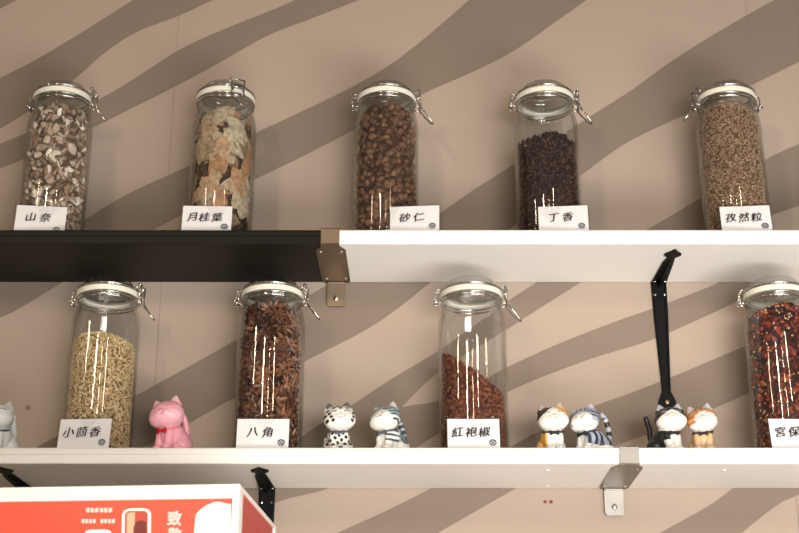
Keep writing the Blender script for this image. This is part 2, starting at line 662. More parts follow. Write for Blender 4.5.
ib = iron_bracket()
ib.location = (at(658.5, 284, WALL).x, WALL, UP_BOT)
tag(ib, 'black wrought iron bracket with spear tip hanging above the black and white cat', 'bracket', 'black iron shelf brackets')
ib2 = copy_tree(ib)
ib2.location = (at(267.5, 490, WALL).x, WALL, LO_BOT)
tag(ib2, 'black iron bracket under the lower shelf, just behind the corner of the red box')
ib3 = copy_tree(ib)
ib3.location = (at(26, 490, WALL).x, WALL, LO_BOT)
tag(ib3, 'black iron bracket under the lower shelf at the left photo edge')

# ------------------------------------------------------------------ swing-top jars
GLASS = glass('jar_glass', (0.985, 0.988, 0.986), (0.62, 0.65, 0.65), 1.6)
GLASS2 = glass('jar_lid_glass', (0.90, 0.915, 0.91), (0.40, 0.43, 0.42), 2.6)
GASK = mat('rubber_gasket', (0.80, 0.77, 0.66), 0.45, var=0.04, scale=60)


def ringpts(r, z, n=40, a0=0, a1=2 * PI):
    return [(r * math.cos(a0 + (a1 - a0) * k / n), r * math.sin(a0 + (a1 - a0) * k / n), z) for k in range(n)]


def make_jar():
    o = empty('spice_jar', (0, 0, 0))
    bm = bmesh.new()
    prof = [(0, .0025), (.030, .0015), (.044, .0), (.0500, .0018), (.0522, .006), (.0526, .014), (.0526, .205), (.0522, .215), (.0508, .225), (.0482, .235),
            (.0456, .243), (.0442, .249), (.0440, .252), (.0468, .2545), (.0472, .258), (.0466, .2612), (.0412, .2618),
            (.0405, .260), (.0408, .250), (.0425, .241), (.0452, .232), (.0478, .222), (.0494, .212), (.0497, .204), (.0497, .014), (.0480, .008), (.040, .0065), (0, .0068)]
    lathe(bm, prof, 64)
    obj('jar_body', bm, GLASS, o, True)
    bm = bmesh.new()
    prof = [(0, .2640), (.030, .2640), (.0385, .2625), (.0392, .2690), (.0462, .2692), (.0472, .2715), (.0466, .2745), (.0425, .2758), (.0385, .2790),
            (.0372, .2850), (.0355, .2872), (.0320, .2872), (.0300, .2845), (0, .2838)]
    lathe(bm, prof, 64)
    obj('lid', bm, GLASS2, o, True)
    bm = bmesh.new()
    lathe(bm, [(.0413, .2620), (.0474, .2600), (.0484, .2608), (.0486, .2632), (.0478, .2644), (.0486, .2656), (.0484, .2682), (.0474, .2690), (.0413, .2688)], 64, True)
    obj('gasket', bm, GASK, o, True)
    bm = bmesh.new()
    tube(bm, ringpts(.0478, .2722), .0013, 6, True)
    tube(bm, ringpts(.0462, .2518), .0014, 6, True)
    tube(bm, ringpts(.0476, .2575), .0012, 6, True)
    obj('wire_ring', bm, CHROME, o, True)
    # hinge at -x: wire eye that joins the lid ring to the neck ring
    bm = bmesh.new()
    for s in (-1, 1):
        tube(bm, [(-.0468, s * .006, .273), (-.0520, s * .006, .2745), (-.0555, s * .006, .2715), (-.0560, s * .006, .262), (-.0540, s * .006, .2545), (-.0510, s * .006, .2515), (-.0455, s * .006, .2518)], .0011, 6)
    tube(bm, [(-.0555, -.0085, .2545), (-.0555, .0085, .2545)], .0022, 8)
    tube(bm, [(-.0560 + .0032 * math.cos(t), -.0075, .2545 + .0032 * math.sin(t)) for t in [2 * PI * k / 12 for k in range(12)]], .0010, 6, True)
    tube(bm, [(-.0560 + .0032 * math.cos(t), .0075, .2545 + .0032 * math.sin(t)) for t in [2 * PI * k / 12 for k in range(12)]], .0010, 6, True)
    obj('hinge', bm, CHROME, o, True)
    # clasp at +x
    bm = bmesh.new()
    for s in (-1, 1):
        tube(bm, [(.0465, s * .0125, .2722), (.0500, s * .0125, .2745), (.0530, s * .0115, .2805), (.0550, s * .0110, .2800), (.0552, s * .0110, .2700), (.0540, s * .0105, .2600), (.0560, s * .0100, .2500)], .0013, 6)
        tube(bm, [(.0455, s * .0085, .2518), (.0500, s * .0085, .2495), (.0540, s * .0085, .2520), (.0555, s * .0085, .2600), (.0545, s * .0080, .2680)], .0013, 6)
    tube(bm, [(.0530, -.0115, .2805), (.0530, .0115, .2805)], .0013, 6)
    tube(bm, [(.0545, -.012, .2655), (.0545, .012, .2655)], .0018, 8)
    tube(bm, [(.0560, -.012, .2495), (.0560, .012, .2495)], .0017, 8)
    box(bm, .0500, .0552, -.0080, .0080, .2640, .2715, .001)
    cl = obj('clasp', bm, CHROME, o, True)
    bm = bmesh.new()
    tube(bm, [(.0550, -.0105, .2560), (.0575, -.0105, .2480), (.0620, -.0095, .2410), (.0725, -.0065, .2270), (.0758, -.0030, .2230), (.0764, 0, .2222), (.0758, .0030, .2230), (.0725, .0065, .2270), (.0620, .0095, .2410), (.0575, .0105, .2480), (.0550, .0105, .2560)], .0014, 6)
    obj('lever', bm, CHROME, cl, True)
    return o


JAR_Y = FRONT + .0720
JS = Vector((1.04, 1.04, 1.014))          # the jars' size
# px of the jar's axis at its foot, shelf top, turn of the clasp, label
JARS = [
    (49, UP_TOP, -8, 'glass swing-top jar of cream and brown galangal slices behind the 山奈 card'),
    (218.5, UP_TOP, -62, 'glass swing-top jar of dry bay leaves with its clasp to the front'),
    (386, UP_TOP, 0, 'glass swing-top jar of brown amomum pods behind the 砂仁 card'),
    (550.5, UP_TOP, 0, 'glass swing-top jar three quarters full of dark cloves'),
    (739.5, UP_TOP, 188, 'glass swing-top jar of greyish brown cumin seeds with its lever at the left'),
    (95.5, LO_TOP, -6, 'glass swing-top jar of golden green fennel seeds beside the pink cat'),
    (267, LO_TOP, -6, 'glass swing-top jar full of star anise behind the 八角 card'),
    (474.5, LO_TOP, 0, 'mostly empty glass swing-top jar with a slanted heap of red peppercorns'),
    (791.5, LO_TOP, -4, 'glass swing-top jar of red chilli and sesame mix at the right photo edge'),
]
jar0 = make_jar()
JC = []
for i, (px, z, rot, lab) in enumerate(JARS):
    j = jar0 if i == 0 else copy_tree(jar0)
    j.location = (xat(px, JAR_Y, z), JAR_Y, z + .0002)
    j.rotation_euler = (0, 0, R(rot))
    j.scale = JS
    tag(j, lab, 'jar', 'swing-top spice jars')
    JC.append(Vector(j.location))


# ------------------------------------------------------------------ jar contents
def rmax(z):
    if z < .204:
        return .0490
    if z < .241:
        return .0490 + (.0418 - .0490) * ((z - .204) / .037) ** 1.3
    return .0400


def grains(name, jar, n, make, top, label, cat, pal, matname, rough=.6, coat=0.0, depth=.0035, seed=1, core=None, zlo=.0085):
    """a heap of grains nobody could count: one mesh, grains packed against the glass around a solid heap"""
    rg = random.Random(seed)
    V, Fc, C = [], [], []
    # heap: lumpy solid inside
    nz, na = 26, 40
    base = len(V)
    ccol = core or [sum(c[i] for c, w in pal) / len(pal) * .8 for i in range(3)]
    for iz in range(nz + 1):
        for ia in range(na):
            a = 2 * PI * ia / na
            r0 = .044
            zt = top(r0 * math.cos(a), r0 * math.sin(a)) - .003
            z = zlo + (zt - zlo) * iz / nz
            r = rmax(z) - .0030 + rg.uniform(-.0009, .0005)
            V.append((r * math.cos(a), r * math.sin(a), z))
            C.append(ccol)
    for iz in range(nz):
        for ia in range(na):
            a, b = base + iz * na + ia, base + iz * na + (ia + 1) % na
            Fc.append((a, b, b + na, a + na))
    V.append((0, 0, top(0, 0) - .002))
    C.append(ccol)
    V.append((0, 0, zlo))
    C.append(ccol)
    for ia in range(na):
        Fc.append((base + nz * na + ia, base + nz * na + (ia + 1) % na, len(V) - 2))
        Fc.append((base + (ia + 1) % na, base + ia, len(V) - 1))
    tot = sum(w for c, w in pal)

    def pick():
        t = rg.uniform(0, tot)
        for c, w in pal:
            t -= w
            if t <= 0:
                break
        k = rg.uniform(.8, 1.2)
        return [min(1, x * k) for x in c]
    for i in range(n):
        a = -PI / 2 + rg.uniform(-2.05, 2.05)
        on_top = rg.random() < .14
        if on_top:
            rr = .046 * math.sqrt(rg.random())
            x, y = rr * math.cos(a), rr * math.sin(a)
            p = Vector((x, y, top(x, y) + rg.uniform(-.0025, .0008)))
        else:
            zt = top(.046 * math.cos(a), .046 * math.sin(a))
            z = rg.uniform(zlo + .001, zt)
            r = rmax(z) - .0012 - rg.random() * depth
            p = Vector((r * math.cos(a), r * math.sin(a), z))
        vv, ff, cc = make(rg, pick())
        q = Euler((rg.uniform(-.5, .5), rg.uniform(0, 6.28), rg.uniform(-.35, .35))).to_matrix()
        Mz = Matrix.Rotation(a + PI / 2, 3, 'Z')
        base = len(V)
        for v in vv:
            w = Mz @ (q @ Vector(v)) + p
            r = math.hypot(w.x, w.y)
            m_ = rmax(w.z) - .0002
            if r > m_:
                w.x *= m_ / r
                w.y *= m_ / r
            V.append(tuple(w))
        C.extend(cc)
        Fc.extend([tuple(base + k for k in f) for f in ff])
    me = bpy.data.meshes.new(name)
    me.from_pydata(V, [], Fc)
    ca = me.color_attributes.new('Col', 'FLOAT_COLOR', 'POINT')
    flat = []
    for c in C:
        flat.extend((c[0], c[1], c[2], 1.0))
    ca.data.foreach_set('color', flat)
    o = link(name, me, mat_attr(matname, rough, .22, coat, nscale=600, nvar=.2), None, True)
    o.location = JC[jar]
    o.scale = JS
    tag(o, label, cat, kind='stuff')
    return o


def spindle(L, w, n=5, flat=1.0, fr=(0, .25, .75, 1), rr=(.25, 1, 1, .2)):
    """elongated seed along z"""
    V, Fc = [], []
    for f, r in zip(fr, rr):
        for k in range(n):
            t = 2 * PI * k / n
            V.append((w * r * math.cos(t), w * r * math.sin(t) * flat, (f - .5) * L))
    m = len(fr)
    for i in range(m - 1):
        for k in range(n):
            Fc.append((i * n + k, i * n + (k + 1) % n, (i + 1) * n + (k + 1) % n, (i + 1) * n + k))
    Fc.append(tuple(range(n))[::-1])
    Fc.append(tuple((m - 1) * n + k for k in range(n)))
    return V, Fc


def mk_cumin(rg, c):
    v, f = spindle(rg.uniform(.0038, .0050), rg.uniform(.0006, .0009), 5)
    return v, f, [c] * len(v)


def mk_fennel(rg, c):
    v, f = spindle(rg.uniform(.0044, .0064), rg.uniform(.0008, .0011), 5)
    return v, f, [c] * len(v)


def mk_clove(rg, c):
    L = rg.uniform(.010, .014)
    v, f = spindle(L, .0012, 5, 1, (0, .6, .72, .80, .92, 1), (.6, 1, 2.1, 1.5, 1.6, .5))
    d = [x * .75 for x in c]
    return v, f, [c] * 10 + [d] * 10 + [[min(1, x * 1.7) for x in c]] * 10


def mk_pepper(rg, c):
    r = rg.uniform(.0020, .0027)
    v, f = spindle(2 * r, r, 7, 1, (0, .15, .5, .85, 1), (.35, .75, 1, .72, .3))
    d = [x * .5 for x in c]
    return v, f, [c] * 28 + [d] * 7


def mk_mix(rg, c):
    if c[0] > .5 and c[1] > .3:           # sesame seed
        v, f = spindle(rg.uniform(.0030, .0042), .0014, 6, .6, (0, .3, .7, 1), (.6, 1, .8, .25))
        return v, f, [c] * len(v)
    if c[0] < .05:                        # black peppercorn
        r = rg.uniform(.0022, .0032)
        v, f = spindle(2 * r, r, 7, 1, (0, .15, .5, .85, 1), (.35, .75, 1, .72, .3))
        return v, f, [c] * len(v)
    # curled flake of chilli skin
    w, h, t = rg.uniform(.007, .014), rg.uniform(.005, .011), .0006
    cu = rg.uniform(.5, 1.3)
    V, Fc = [], []
    for s in (0, 1):
        for i in range(4):
            a = (i / 3 - .5) * 2 * cu
            for k in range(2):
                rad = w / (2 * cu) + s * t
                V.append((rad * math.sin(a), rad * (1 - math.cos(a)), (k - .5) * h * (1 if i in (1, 2) else .6)))
    for i in range(3):
        a = i * 2
        Fc.append((a, a + 1, a + 3, a + 2))
        Fc.append((8 + a, 8 + a + 2, 8 + a + 3, 8 + a + 1))
    for k in range(0, 3):
        a = k * 2
        Fc.append((a, a + 2, a + 10, a + 8))
        Fc.append((a + 1, a + 9, a + 11, a + 3))
    return V, Fc, [c] * 16


grains('cloves', 3, 3600, mk_clove, lambda x, y: .181 + .003 * math.sin(x * 90) - .008 * abs(x) / .05,
       'dark brown cloves heaped in the jar behind the 丁香 card', 'cloves',
       [((.050, .023, .016), 3), ((.024, .012, .009), 3), ((.085, .040, .026), 1.2)], 'clove_skin', .5, seed=3, core=(.02, .009, .006), depth=.005)
grains('cumin_seeds', 4, 9500, mk_cumin, lambda x, y: .240,
       'greyish brown cumin seeds filling the jar behind the 孜然粒 card', 'cumin seeds',
       [((.39, .26, .16), 3), ((.28, .175, .10), 2), ((.50, .36, .25), 1.6), ((.15, .085, .05), .8)], 'cumin_skin', .6, seed=4, core=(.12, .07, .035), depth=.003)
grains('fennel_seeds', 5, 7000, mk_fennel, lambda x, y: .195 - 7 * x * x - .07 * x - 3 * y * y,
       'golden green fennel seeds heaped in the jar behind the 小茴香 card', 'fennel seeds',
       [((.66, .49, .27), 3), ((.54, .37, .18), 2), ((.78, .64, .42), 2), ((.30, .18, .07), .7)], 'fennel_skin', .55, seed=5, core=(.18, .12, .04), depth=.003)
grains('red_peppercorns', 7, 3600, mk_pepper, lambda x, y: min(.166, .130 - .78 * x + .08 * y),
       'red brown peppercorns slanting down to the right in the jar behind the 紅袍椒 card', 'peppercorns',
       [((.165, .050, .026), 3), ((.085, .027, .016), 2), ((.26, .09, .046), 1.3)], 'peppercorn_skin', .6, seed=6, core=(.05, .012, .008), depth=.004)
grains('chilli_mix', 8, 2700, mk_mix, lambda x, y: .237 - .22 * abs(x - .01),
       'red chilli flakes mixed with pale sesame in the jar at the right photo edge', 'spice mix',
       [((.24, .040, .016), 3), ((.11, .020, .012), 3.2), ((.36, .10, .030), 1.2), ((.70, .50, .26), 2.2), ((.016, .009, .012), 1.6)], 'mix_skin', .35, .25, seed=8, core=(.04, .010, .007), depth=.006)


def crumbs(name, jar, top, col, label, cat, n=1500, shrink=.005):  # opaque core added behind the pieces to close the view through the jar
    def mk(rg, c):
        r = rg.uniform(.002, .0048)
        v, f = spindle(2 * r, r, 6, .7, (0, .2, .6, 1), (.4, 1, .9, .3))
        return v, f, [c] * len(v)
    rm = globals()['rmax']
    globals()['rmax'] = lambda z: rm(z) - shrink
    o = grains(name, jar, n, mk, top, label, cat, [(col, 1), ([c * .6 for c in col], 1)], name + '_skin', .8, seed=11, depth=.003)
    globals()['rmax'] = rm
    return o


# galangal slices: small chunky irregular discs, pale cut faces and brown rind
def slice_mesh(seed, R0):
    rg = random.Random(seed)
    bm = bmesh.new()
    n = 12
    ph, ph2 = rg.uniform(0, 6), rg.uniform(0, 6)
    el = rg.uniform(.65, .95)
    h = R0 * rg.uniform(.45, .75)
    rings = []
    for f, s in ((-.5, .72), (-.42, .93), (0, 1.02), (.42, .93), (.5, .70)):
        ring = []
        for k in range(n):
            t = 2 * PI * k / n
            r = R0 * s * (1 + .13 * math.sin(2 * t + ph) + .07 * math.sin(3 * t + ph2))
            ring.append(bm.verts.new((r * math.cos(t), f * h + .06 * R0 * math.sin(2 * t + ph2), r * math.sin(t) * el)))
        rings.append(ring)
    for A, B in zip(rings, rings[1:]):
        for k in range(n):
            f = bm.faces.new((A[k], A[(k + 1) % n], B[(k + 1) % n], B[k]))
            f.material_index = 1
    for ring, y in ((rings[0], -.40), (rings[-1], .40)):
        c = bm.verts.new((0, y * h, 0))
        for k in range(n):
            f = bm.faces.new((ring[k], ring[(k + 1) % n], c))
            f.material_index = 0
    for f in bm.faces:
        cz_ = f.calc_center_median()
        if abs(cz_.y) > .42 * h:
            f.material_index = 0
    bmesh.ops.recalc_face_normals(bm, faces=list(bm.faces))
    me = bpy.data.meshes.new('galangal_slice')
    bm.to_mesh(me)
    bm.free()
    me.materials.append(mat_random('galangal_flesh', [(0, (.40, .29, .21)), (.35, (.74, .66, .56)), (.6, (.32, .22, .155)), (1, (.84, .78, .69))], .75))
    me.materials.append(mat_random('galangal_rind', [(0, (.22, .14, .09)), (.5, (.34, .23, .15)), (1, (.16, .10, .065))], .8))
    me.polygons.foreach_set('use_smooth', [True] * len(me.polygons))
    return me


def scatter(name, jar, n, meshes, top, rad, label, cat, group, seed, tilt=.5, span=1.95, dmin=.007, scale=(.85, 1.25), layers=(.0, .006)):
    """separate pieces against the glass, kept apart from each other"""
    rg = random.Random(seed)
    pts = []
    tries = 0
    while len(pts) < n and tries < n * 60:
        tries += 1
        a = -PI / 2 + rg.uniform(-span, span)
        z = rg.uniform(.010 + rad * .7, top)
        lay = rg.choice(layers)
        r = rmax(min(z + rad * .5, .25)) - rad * .62 - lay
        p = Vector((r * math.cos(a), r * math.sin(a), z))
        if any((p - q[0]).length < dmin for q in pts):
            continue
        pts.append((p, a))
    for i, (p, a) in enumerate(pts):
        o = bpy.data.objects.new(name, rg.choice(meshes))
        COL.objects.link(o)
        s = rg.uniform(*scale)
        o.scale = (s, s, s)
        q = Matrix.Rotation(a + PI / 2, 3, 'Z') @ Euler((rg.gauss(0, tilt), rg.uniform(0, 6.28), rg.gauss(0, tilt))).to_matrix()
        o.rotation_euler = q.to_euler()
        # push the piece inwards until all of it lies inside the glass
        over = 0
        for v in o.data.vertices:
            w = q @ (v.co * s) + p
            over = max(over, math.hypot(w.x, w.y) - rmax(min(max(w.z, 0), .25)))
        p = p - Vector((math.cos(a), math.sin(a), 0)) * (over * 1.05 if over > 0 else 0)
        zlow = min((q @ (v.co * s)).z for v in o.data.vertices) + p.z
        if zlow < .0085:
            p.z += .0085 - zlow
        o.location = JC[jar] + p * JS
        tag(o, label, cat, group)
    return len(pts)


crumbs('galangal_core', 0, lambda x, y: .235, (.20, .14, .095), 'added crumb-covered core behind the galangal slices in the leftmost jar of the upper shelf', 'spice core')
gm = [slice_mesh(i, r) for i, r in enumerate((.0098, .0076, .0112, .0066, .0086, .0060))]
n1 = scatter('galangal_slice', 0, 290, gm, .238, .006, 'dried galangal slice in the leftmost jar of the upper shelf', 'galangal slice',
             'galangal slices in the leftmost upper jar', 21, .7, dmin=.0078, layers=(0, .002, .005))


# amomum pods: ribbed brown ovals with a pointed end
def pod_mesh(seed):
    rg = random.Random(seed)
    bm = bmesh.new()
    L, w = .0072 * rg.uniform(.85, 1.15), .0051 * rg.uniform(.9, 1.1)
    prof = ((-1, .12), (-.88, .48), (-.5, .9), (0, 1.0), (.5, .86), (.82, .5), (.95, .22), (1.12, .10))
    n = 12
    rings = []
    for f, s in prof:
        rings.append([bm.verts.new((w * s * math.cos(2 * PI * k / n) * (1 + .10 * math.cos(3 * 2 * PI * k / n)), w * s * math.sin(2 * PI * k / n) * (1 + .10 * math.cos(3 * 2 * PI * k / n)), f * L + rg.uniform(-.0002, .0002))) for k in range(n)])
    for A, B in zip(rings, rings[1:]):
        for k in range(n):
            bm.faces.new((A[k], A[(k + 1) % n], B[(k + 1) % n], B[k]))
    bm.faces.new(rings[0][::-1])
    bm.faces.new(rings[-1])
    bmesh.ops.recalc_face_normals(bm, faces=list(bm.faces))
    me = bpy.data.meshes.new('amomum_pod')
    bm.to_mesh(me)
    bm.free()
    me.materials.append(mat_random('pod_skin', [(0, (.085, .040, .022)), (.4, (.15, .075, .040)), (.75, (.20, .105, .055)), (1, (.11, .055, .032))], .65, nvar=.35))
    me.polygons.foreach_set('use_smooth', [True] * len(me.polygons))
    return me


crumbs('pod_core', 2, lambda x, y: .235, (.09, .045, .025), 'added crumb-covered core behind the pods in the jar behind the 砂仁 card', 'spice core')
n2 = scatter('amomum_pod', 2, 290, [pod_mesh(i) for i in range(4)], .240, .0052, 'brown amomum pod in the jar behind the 砂仁 card', 'amomum pod',
             'amomum pods in the middle upper jar', 22, 1.2, dmin=.0074)


# star anise: eight boat-shaped points
def star_mesh(seed):
    rg = random.Random(seed)
    bm = bmesh.new()
    n = 8
    for k in range(n):
        t = 2 * PI * k / n + rg.uniform(-.12, .12)
        L = .0190 * rg.uniform(.75, 1.1)
        w = .0031 * rg.uniform(.8, 1.2)
        h = .0046
        d = Vector((math.cos(t), 0, math.sin(t)))
        s = Vector((-math.sin(t), 0, math.cos(t)))
        up = Vector((0, -1, 0))
        P = [(0, 0, 0), (0, 0, -.5)]
        ring = []
        for f, ww, zt, zb in ((.08, .35, .2, -.5), (.40, 1, .75, -.55), (.70, .85, .8, -.30), (1.0, .06, .75, .45)):
            ring.append([bm.verts.new(d * L * f + s * w * ww + up * h * zt), bm.verts.new(d * L * f + up * h * (zt - .42 * ww)),
                         bm.verts.new(d * L * f - s * w * ww + up * h * zt), bm.verts.new(d * L * f + up * h * zb)])
        for A, B in zip(ring, ring[1:]):
            for j in range(4):
                f = bm.faces.new((A[j], A[(j + 1) % 4], B[(j + 1) % 4], B[j]))
                f.material_index = 1 if j in (0, 1) else 0
        bm.faces.new(ring[0][::-1])
        bm.faces.new(ring[-1])
    bmesh.ops.recalc_face_normals(bm, faces=list(bm.faces))
    me = bpy.data.meshes.new('star_anise')
    bm.to_mesh(me)
    bm.free()
    me.materials.append(mat_random('anise_skin', [(0, (.040, .015, .009)), (.5, (.075, .027, .014)), (1, (.13, .048, .022))], .6, nvar=.3))
    me.materials.append(mat_random('anise_inside', [(0, (.075, .027, .013)), (.5, (.16, .060, .026)), (1, (.30, .125, .052))], .4, .5, nvar=.3))
    return me


crumbs('anise_core', 6, lambda x, y: .232, (.035, .013, .008), 'added dark crumb-covered core behind the star anise in the jar behind the 八角 card', 'spice core', shrink=.011)  # core coloured darker to paint shaded gaps between the stars
n3 = scatter('star_anise', 6, 190, [star_mesh(i) for i in range(5)], .234, .0058, 'dried star anise in the jar behind the 八角 card', 'star anise',
             'star anise in the jar right of the pink cat', 23, .5, dmin=.0110, layers=(0.001, .005, .008))


# bay leaves curled along the glass
def bay_leaf(i, rg, a, z, ang, L, w, r, broken):
    bm = bmesh.new()
    nu, nv = 14, 6
    wav, ph = rg.uniform(.0006, .0022), rg.uniform(0, 6)
    curl = rg.uniform(-.25, .35)
    grid = []
    cut = rg.uniform(.6, .9) if broken else 1.0
    for u in range(nu + 1):
        f = u / nu * cut
        hw = w * (math.sin(PI * min(1, f * .96 + .02)) ** .75) * (1 + .06 * math.sin(9 * f + ph))
        if broken and u == nu:
            hw *= rg.uniform(.6, 1)
        row = []
        for v in range(nv + 1):
            g = v / nv * 2 - 1
            s, t = g * hw, (f - .5) * L
            if broken and u >= nu - 1:
                t += rg.uniform(-.003, .003)
            S = s * math.cos(ang) - t * math.sin(ang)
            T = s * math.sin(ang) + t * math.cos(ang)
            dep = wav * math.sin(f * 8 + ph + g) + curl * abs(g) * hw * .5 - (.0006 if v == nv // 2 else 0)
            zz = max(.009, z + T)
            if zz > .232:
                zz = .232 + (zz - .232) * .2
            rr = min(rmax(zz) - .0006, r - max(-.0015, dep))
            th = a + S / .047
            row.append((Vector((rr * math.cos(th), rr * math.sin(th), zz)), Vector((-math.cos(th), -math.sin(th), 0))))
        grid.append(row)
    top_ = [[bm.verts.new(p) for p, n in row] for row in grid]
    bot_ = [[bm.verts.new(p + n * .0004) for p, n in row] for row in grid]
    for u in range(nu):
        for v in range(nv):
            bm.faces.new((top_[u][v], top_[u][v + 1], top_[u + 1][v + 1], top_[u + 1][v]))
            bm.faces.new((bot_[u][v], bot_[u + 1][v], bot_[u + 1][v + 1], bot_[u][v + 1]))
    bmesh.ops.recalc_face_normals(bm, faces=list(bm.faces))
    o = obj('bay_leaf', bm, BAY, None, True)
    o.location = JC[1]
    o.scale = JS
    tag(o, 'dry bay leaf in the jar behind the 月桂葉 card', 'bay leaf', 'bay leaves in the jar behind the 月桂葉 card')


BAY = mat_random('bay_leaf_skin', [(0, (.36, .195, .10)), (.3, (.43, .27, .15)), (.55, (.38, .30, .20)), (.8, (.48, .41, .30)), (1, (.20, .12, .06))], .6, nscale=140, nvar=.32)
rg = random.Random(5)
for i in range(150):
    a = -PI / 2 + rg.uniform(-2.1, 2.1)
    z = rg.uniform(.02, .222)
    bay_leaf(i, rg, a, z, rg.gauss(0, .8), rg.uniform(.042, .075), rg.uniform(.009, .016), .0487 - (i % 12) * .0014, rg.random() < .45)
crumbs('bay_core', 1, lambda x, y: .200, (.10, .055, .028), 'added dark crumb-covered core behind the bay leaves in the jar behind the 月桂葉 card', 'spice core')


# ------------------------------------------------------------------ name cards in acrylic holders
ACR = glass('clear_acrylic', (0.985, 0.985, 0.985), (0.55, 0.55, 0.55), 1.4, .03)
PAPER = mat('card_paper', (0.86, 0.84, 0.84), 0.7, var=0.015, scale=40)
INK = mat('black_ink', (0.012, 0.011, 0.012), 0.7, var=0.2)
STAMP = mat('blue_black_stamp_ink', (0.025, 0.045, 0.075), 0.7, var=0.2)


def text_mesh(s, size, offset=0.0):
    cu = bpy.data.curves.new('lettering', 'FONT')
    cu.body = s
    cu.size = size
    cu.offset = offset
    cu.resolution_u = 3
    t = bpy.data.objects.new('lettering', cu)
    COL.objects.link(t)
    bpy.context.view_layer.update()
    dg = bpy.context.evaluated_depsgraph_get()
    me = bpy.data.meshes.new_from_object(t.evaluated_get(dg))
    bpy.data.objects.remove(t)
    bpy.data.curves.remove(cu)
    xs = [v.co.x for v in me.vertices]
    ys = [v.co.y for v in me.vertices]
    cx, cy = (min(xs) + max(xs)) / 2, (min(ys) + max(ys)) / 2
    for v in me.vertices:
        v.co.x -= cx
        v.co.y -= cy
    return me


CARDW, CARDH = .0800, .0495
CARDS = [
    (39, UP_TOP, 7, '山奈', 'white card lettered 山奈 in an acrylic holder before the leftmost upper jar'),
    (206, UP_TOP, 2, '月桂葉', 'white card lettered 月桂葉 in an acrylic holder before the bay leaf jar'),
    (414.5, UP_TOP, -5, '砂仁', 'white card lettered 砂仁 in an acrylic holder before the amomum jar'),
    (564, UP_TOP, -5, '丁香', 'white card lettered 丁香 in an acrylic holder before the clove jar'),
    (747.5, UP_TOP, -5, '孜然粒', 'white card lettered 孜然粒 in an acrylic holder before the cumin jar'),
    (82.5, LO_TOP, -4, '小茴香', 'white card lettered 小茴香 in an acrylic holder before the fennel seed jar'),
    (262, LO_TOP, 0, '八角', 'white card lettered 八角 in an acrylic holder before the star anise jar'),
    (474, LO_TOP, 0, '紅袍椒', 'white card lettered 紅袍椒 in an acrylic holder before the peppercorn jar'),
    (798.5, LO_TOP, 2, '宮保', 'white card beginning 宮保, cut by the right photo edge, before the chilli mix jar'),
]


def name_card(px, z, rz, s, label):
    Y = FRONT + .0125
    o = empty('name_card', (xat(px, Y, z), Y, z + .0002), R(rz))
    tag(o, label, 'name card', 'name cards before the spice jars')
    tilt = Matrix.Rotation(R(-9), 4, 'X')        # leans back
    W2 = CARDW / 2
    bm = bmesh.new()
    box(bm, -W2 - .003, W2 + .003, .0008, .0024, 0, CARDH + .003, .0003, tilt)
    box(bm, -W2 - .003, W2 + .003, -.0024, -.0008, 0, CARDH + .003, .0003, tilt)
    obj('acrylic_holder', bm, ACR, o)
    bm = bmesh.new()
    box(bm, -W2, W2, -.0005, .0005, .0006, CARDH, 0, tilt)
    card = obj('card', bm, PAPER, o)
    n = len(s)
    step = .0205 if n == 3 else .0225
    x0 = -(n - 1) / 2 * step - .0035
    if s == '宮保':
        x0 = -.0245
        step = .021
    if n == 2 and s != '宮保':
        x0 -= .0005
    vs_, fs_ = [], []
    for k, ch in enumerate(s):
        me = text_mesh(ch, .0195)
        base = len(vs_)
        jx, jz = rnd.uniform(-.0006, .0006), rnd.uniform(-.0006, .0006)
        for dx_, dz_ in ((0, 0), (.00032, .00008), (-.00032, -.00008)):
            base = len(vs_)
            for v in me.vertices:
                x, y = v.co.x, v.co.y
                # brush hand: strokes rise to the right, letter leans a little
                vs_.append((x0 + k * step + jx + dx_ + x * .95 + .10 * y, y * .92 + .15 * x + CARDH * .55 + jz + dz_))
            for p in me.polygons:
                fs_.append(tuple(base + i for i in p.vertices))
        bpy.data.meshes.remove(me)
    me = bpy.data.meshes.new('lettering')
    me.from_pydata([tuple(tilt @ Vector((x, -.0026, z_))) for x, z_ in vs_], [], fs_)
    link('lettering', me, INK, card)
    # round stamp at the lower right
    bm = bmesh.new()
    cx, cz2 = (.0290, .0098) if s != '山奈' else (.0270, .0050)
    rr = .0056
    N = 28
    A = [bm.verts.new(tilt @ Vector((cx + rr * math.cos(2 * PI * k / N), -.0026, cz2 + rr * .92 * math.sin(2 * PI * k / N)))) for k in range(N)]
    B = [bm.verts.new(tilt @ Vector((cx + (rr - .0013) * math.cos(2 * PI * k / N), -.0026, cz2 + (rr - .0013) * .92 * math.sin(2 * PI * k / N)))) for k in range(N)]
    for k in range(N):
        bm.faces.new((A[k], A[(k + 1) % N], B[(k + 1) % N], B[k]))
    me2 = text_mesh('兄', .0080)
    for dx_ in (-.0003, 0, .0003):
        vv = [bm.verts.new(tilt @ Vector((cx + dx_ + v.co.x + .1 * v.co.y, -.0026, cz2 + v.co.y))) for v in me2.vertices]
        for p in me2.polygons:
            bm.faces.new([vv[i] for i in p.vertices])
    bpy.data.meshes.remove(me2)
    if s != '宮保':
        obj('stamp', bm, STAMP, card)
    else:
        bm.free()
    return o


for c in CARDS:
    name_card(*c)


# ------------------------------------------------------------------ ceramic cats
CAT_MAT = None


def mixc(a, b, t):
    t = max(0, min(1, t))
    return tuple(x + (y - x) * t for x, y in zip(a, b))


def sstep(e0, e1, x):
    t = max(0, min(1, (x - e0) / (e1 - e0)))
    return t * t * (3 - 2 * t)


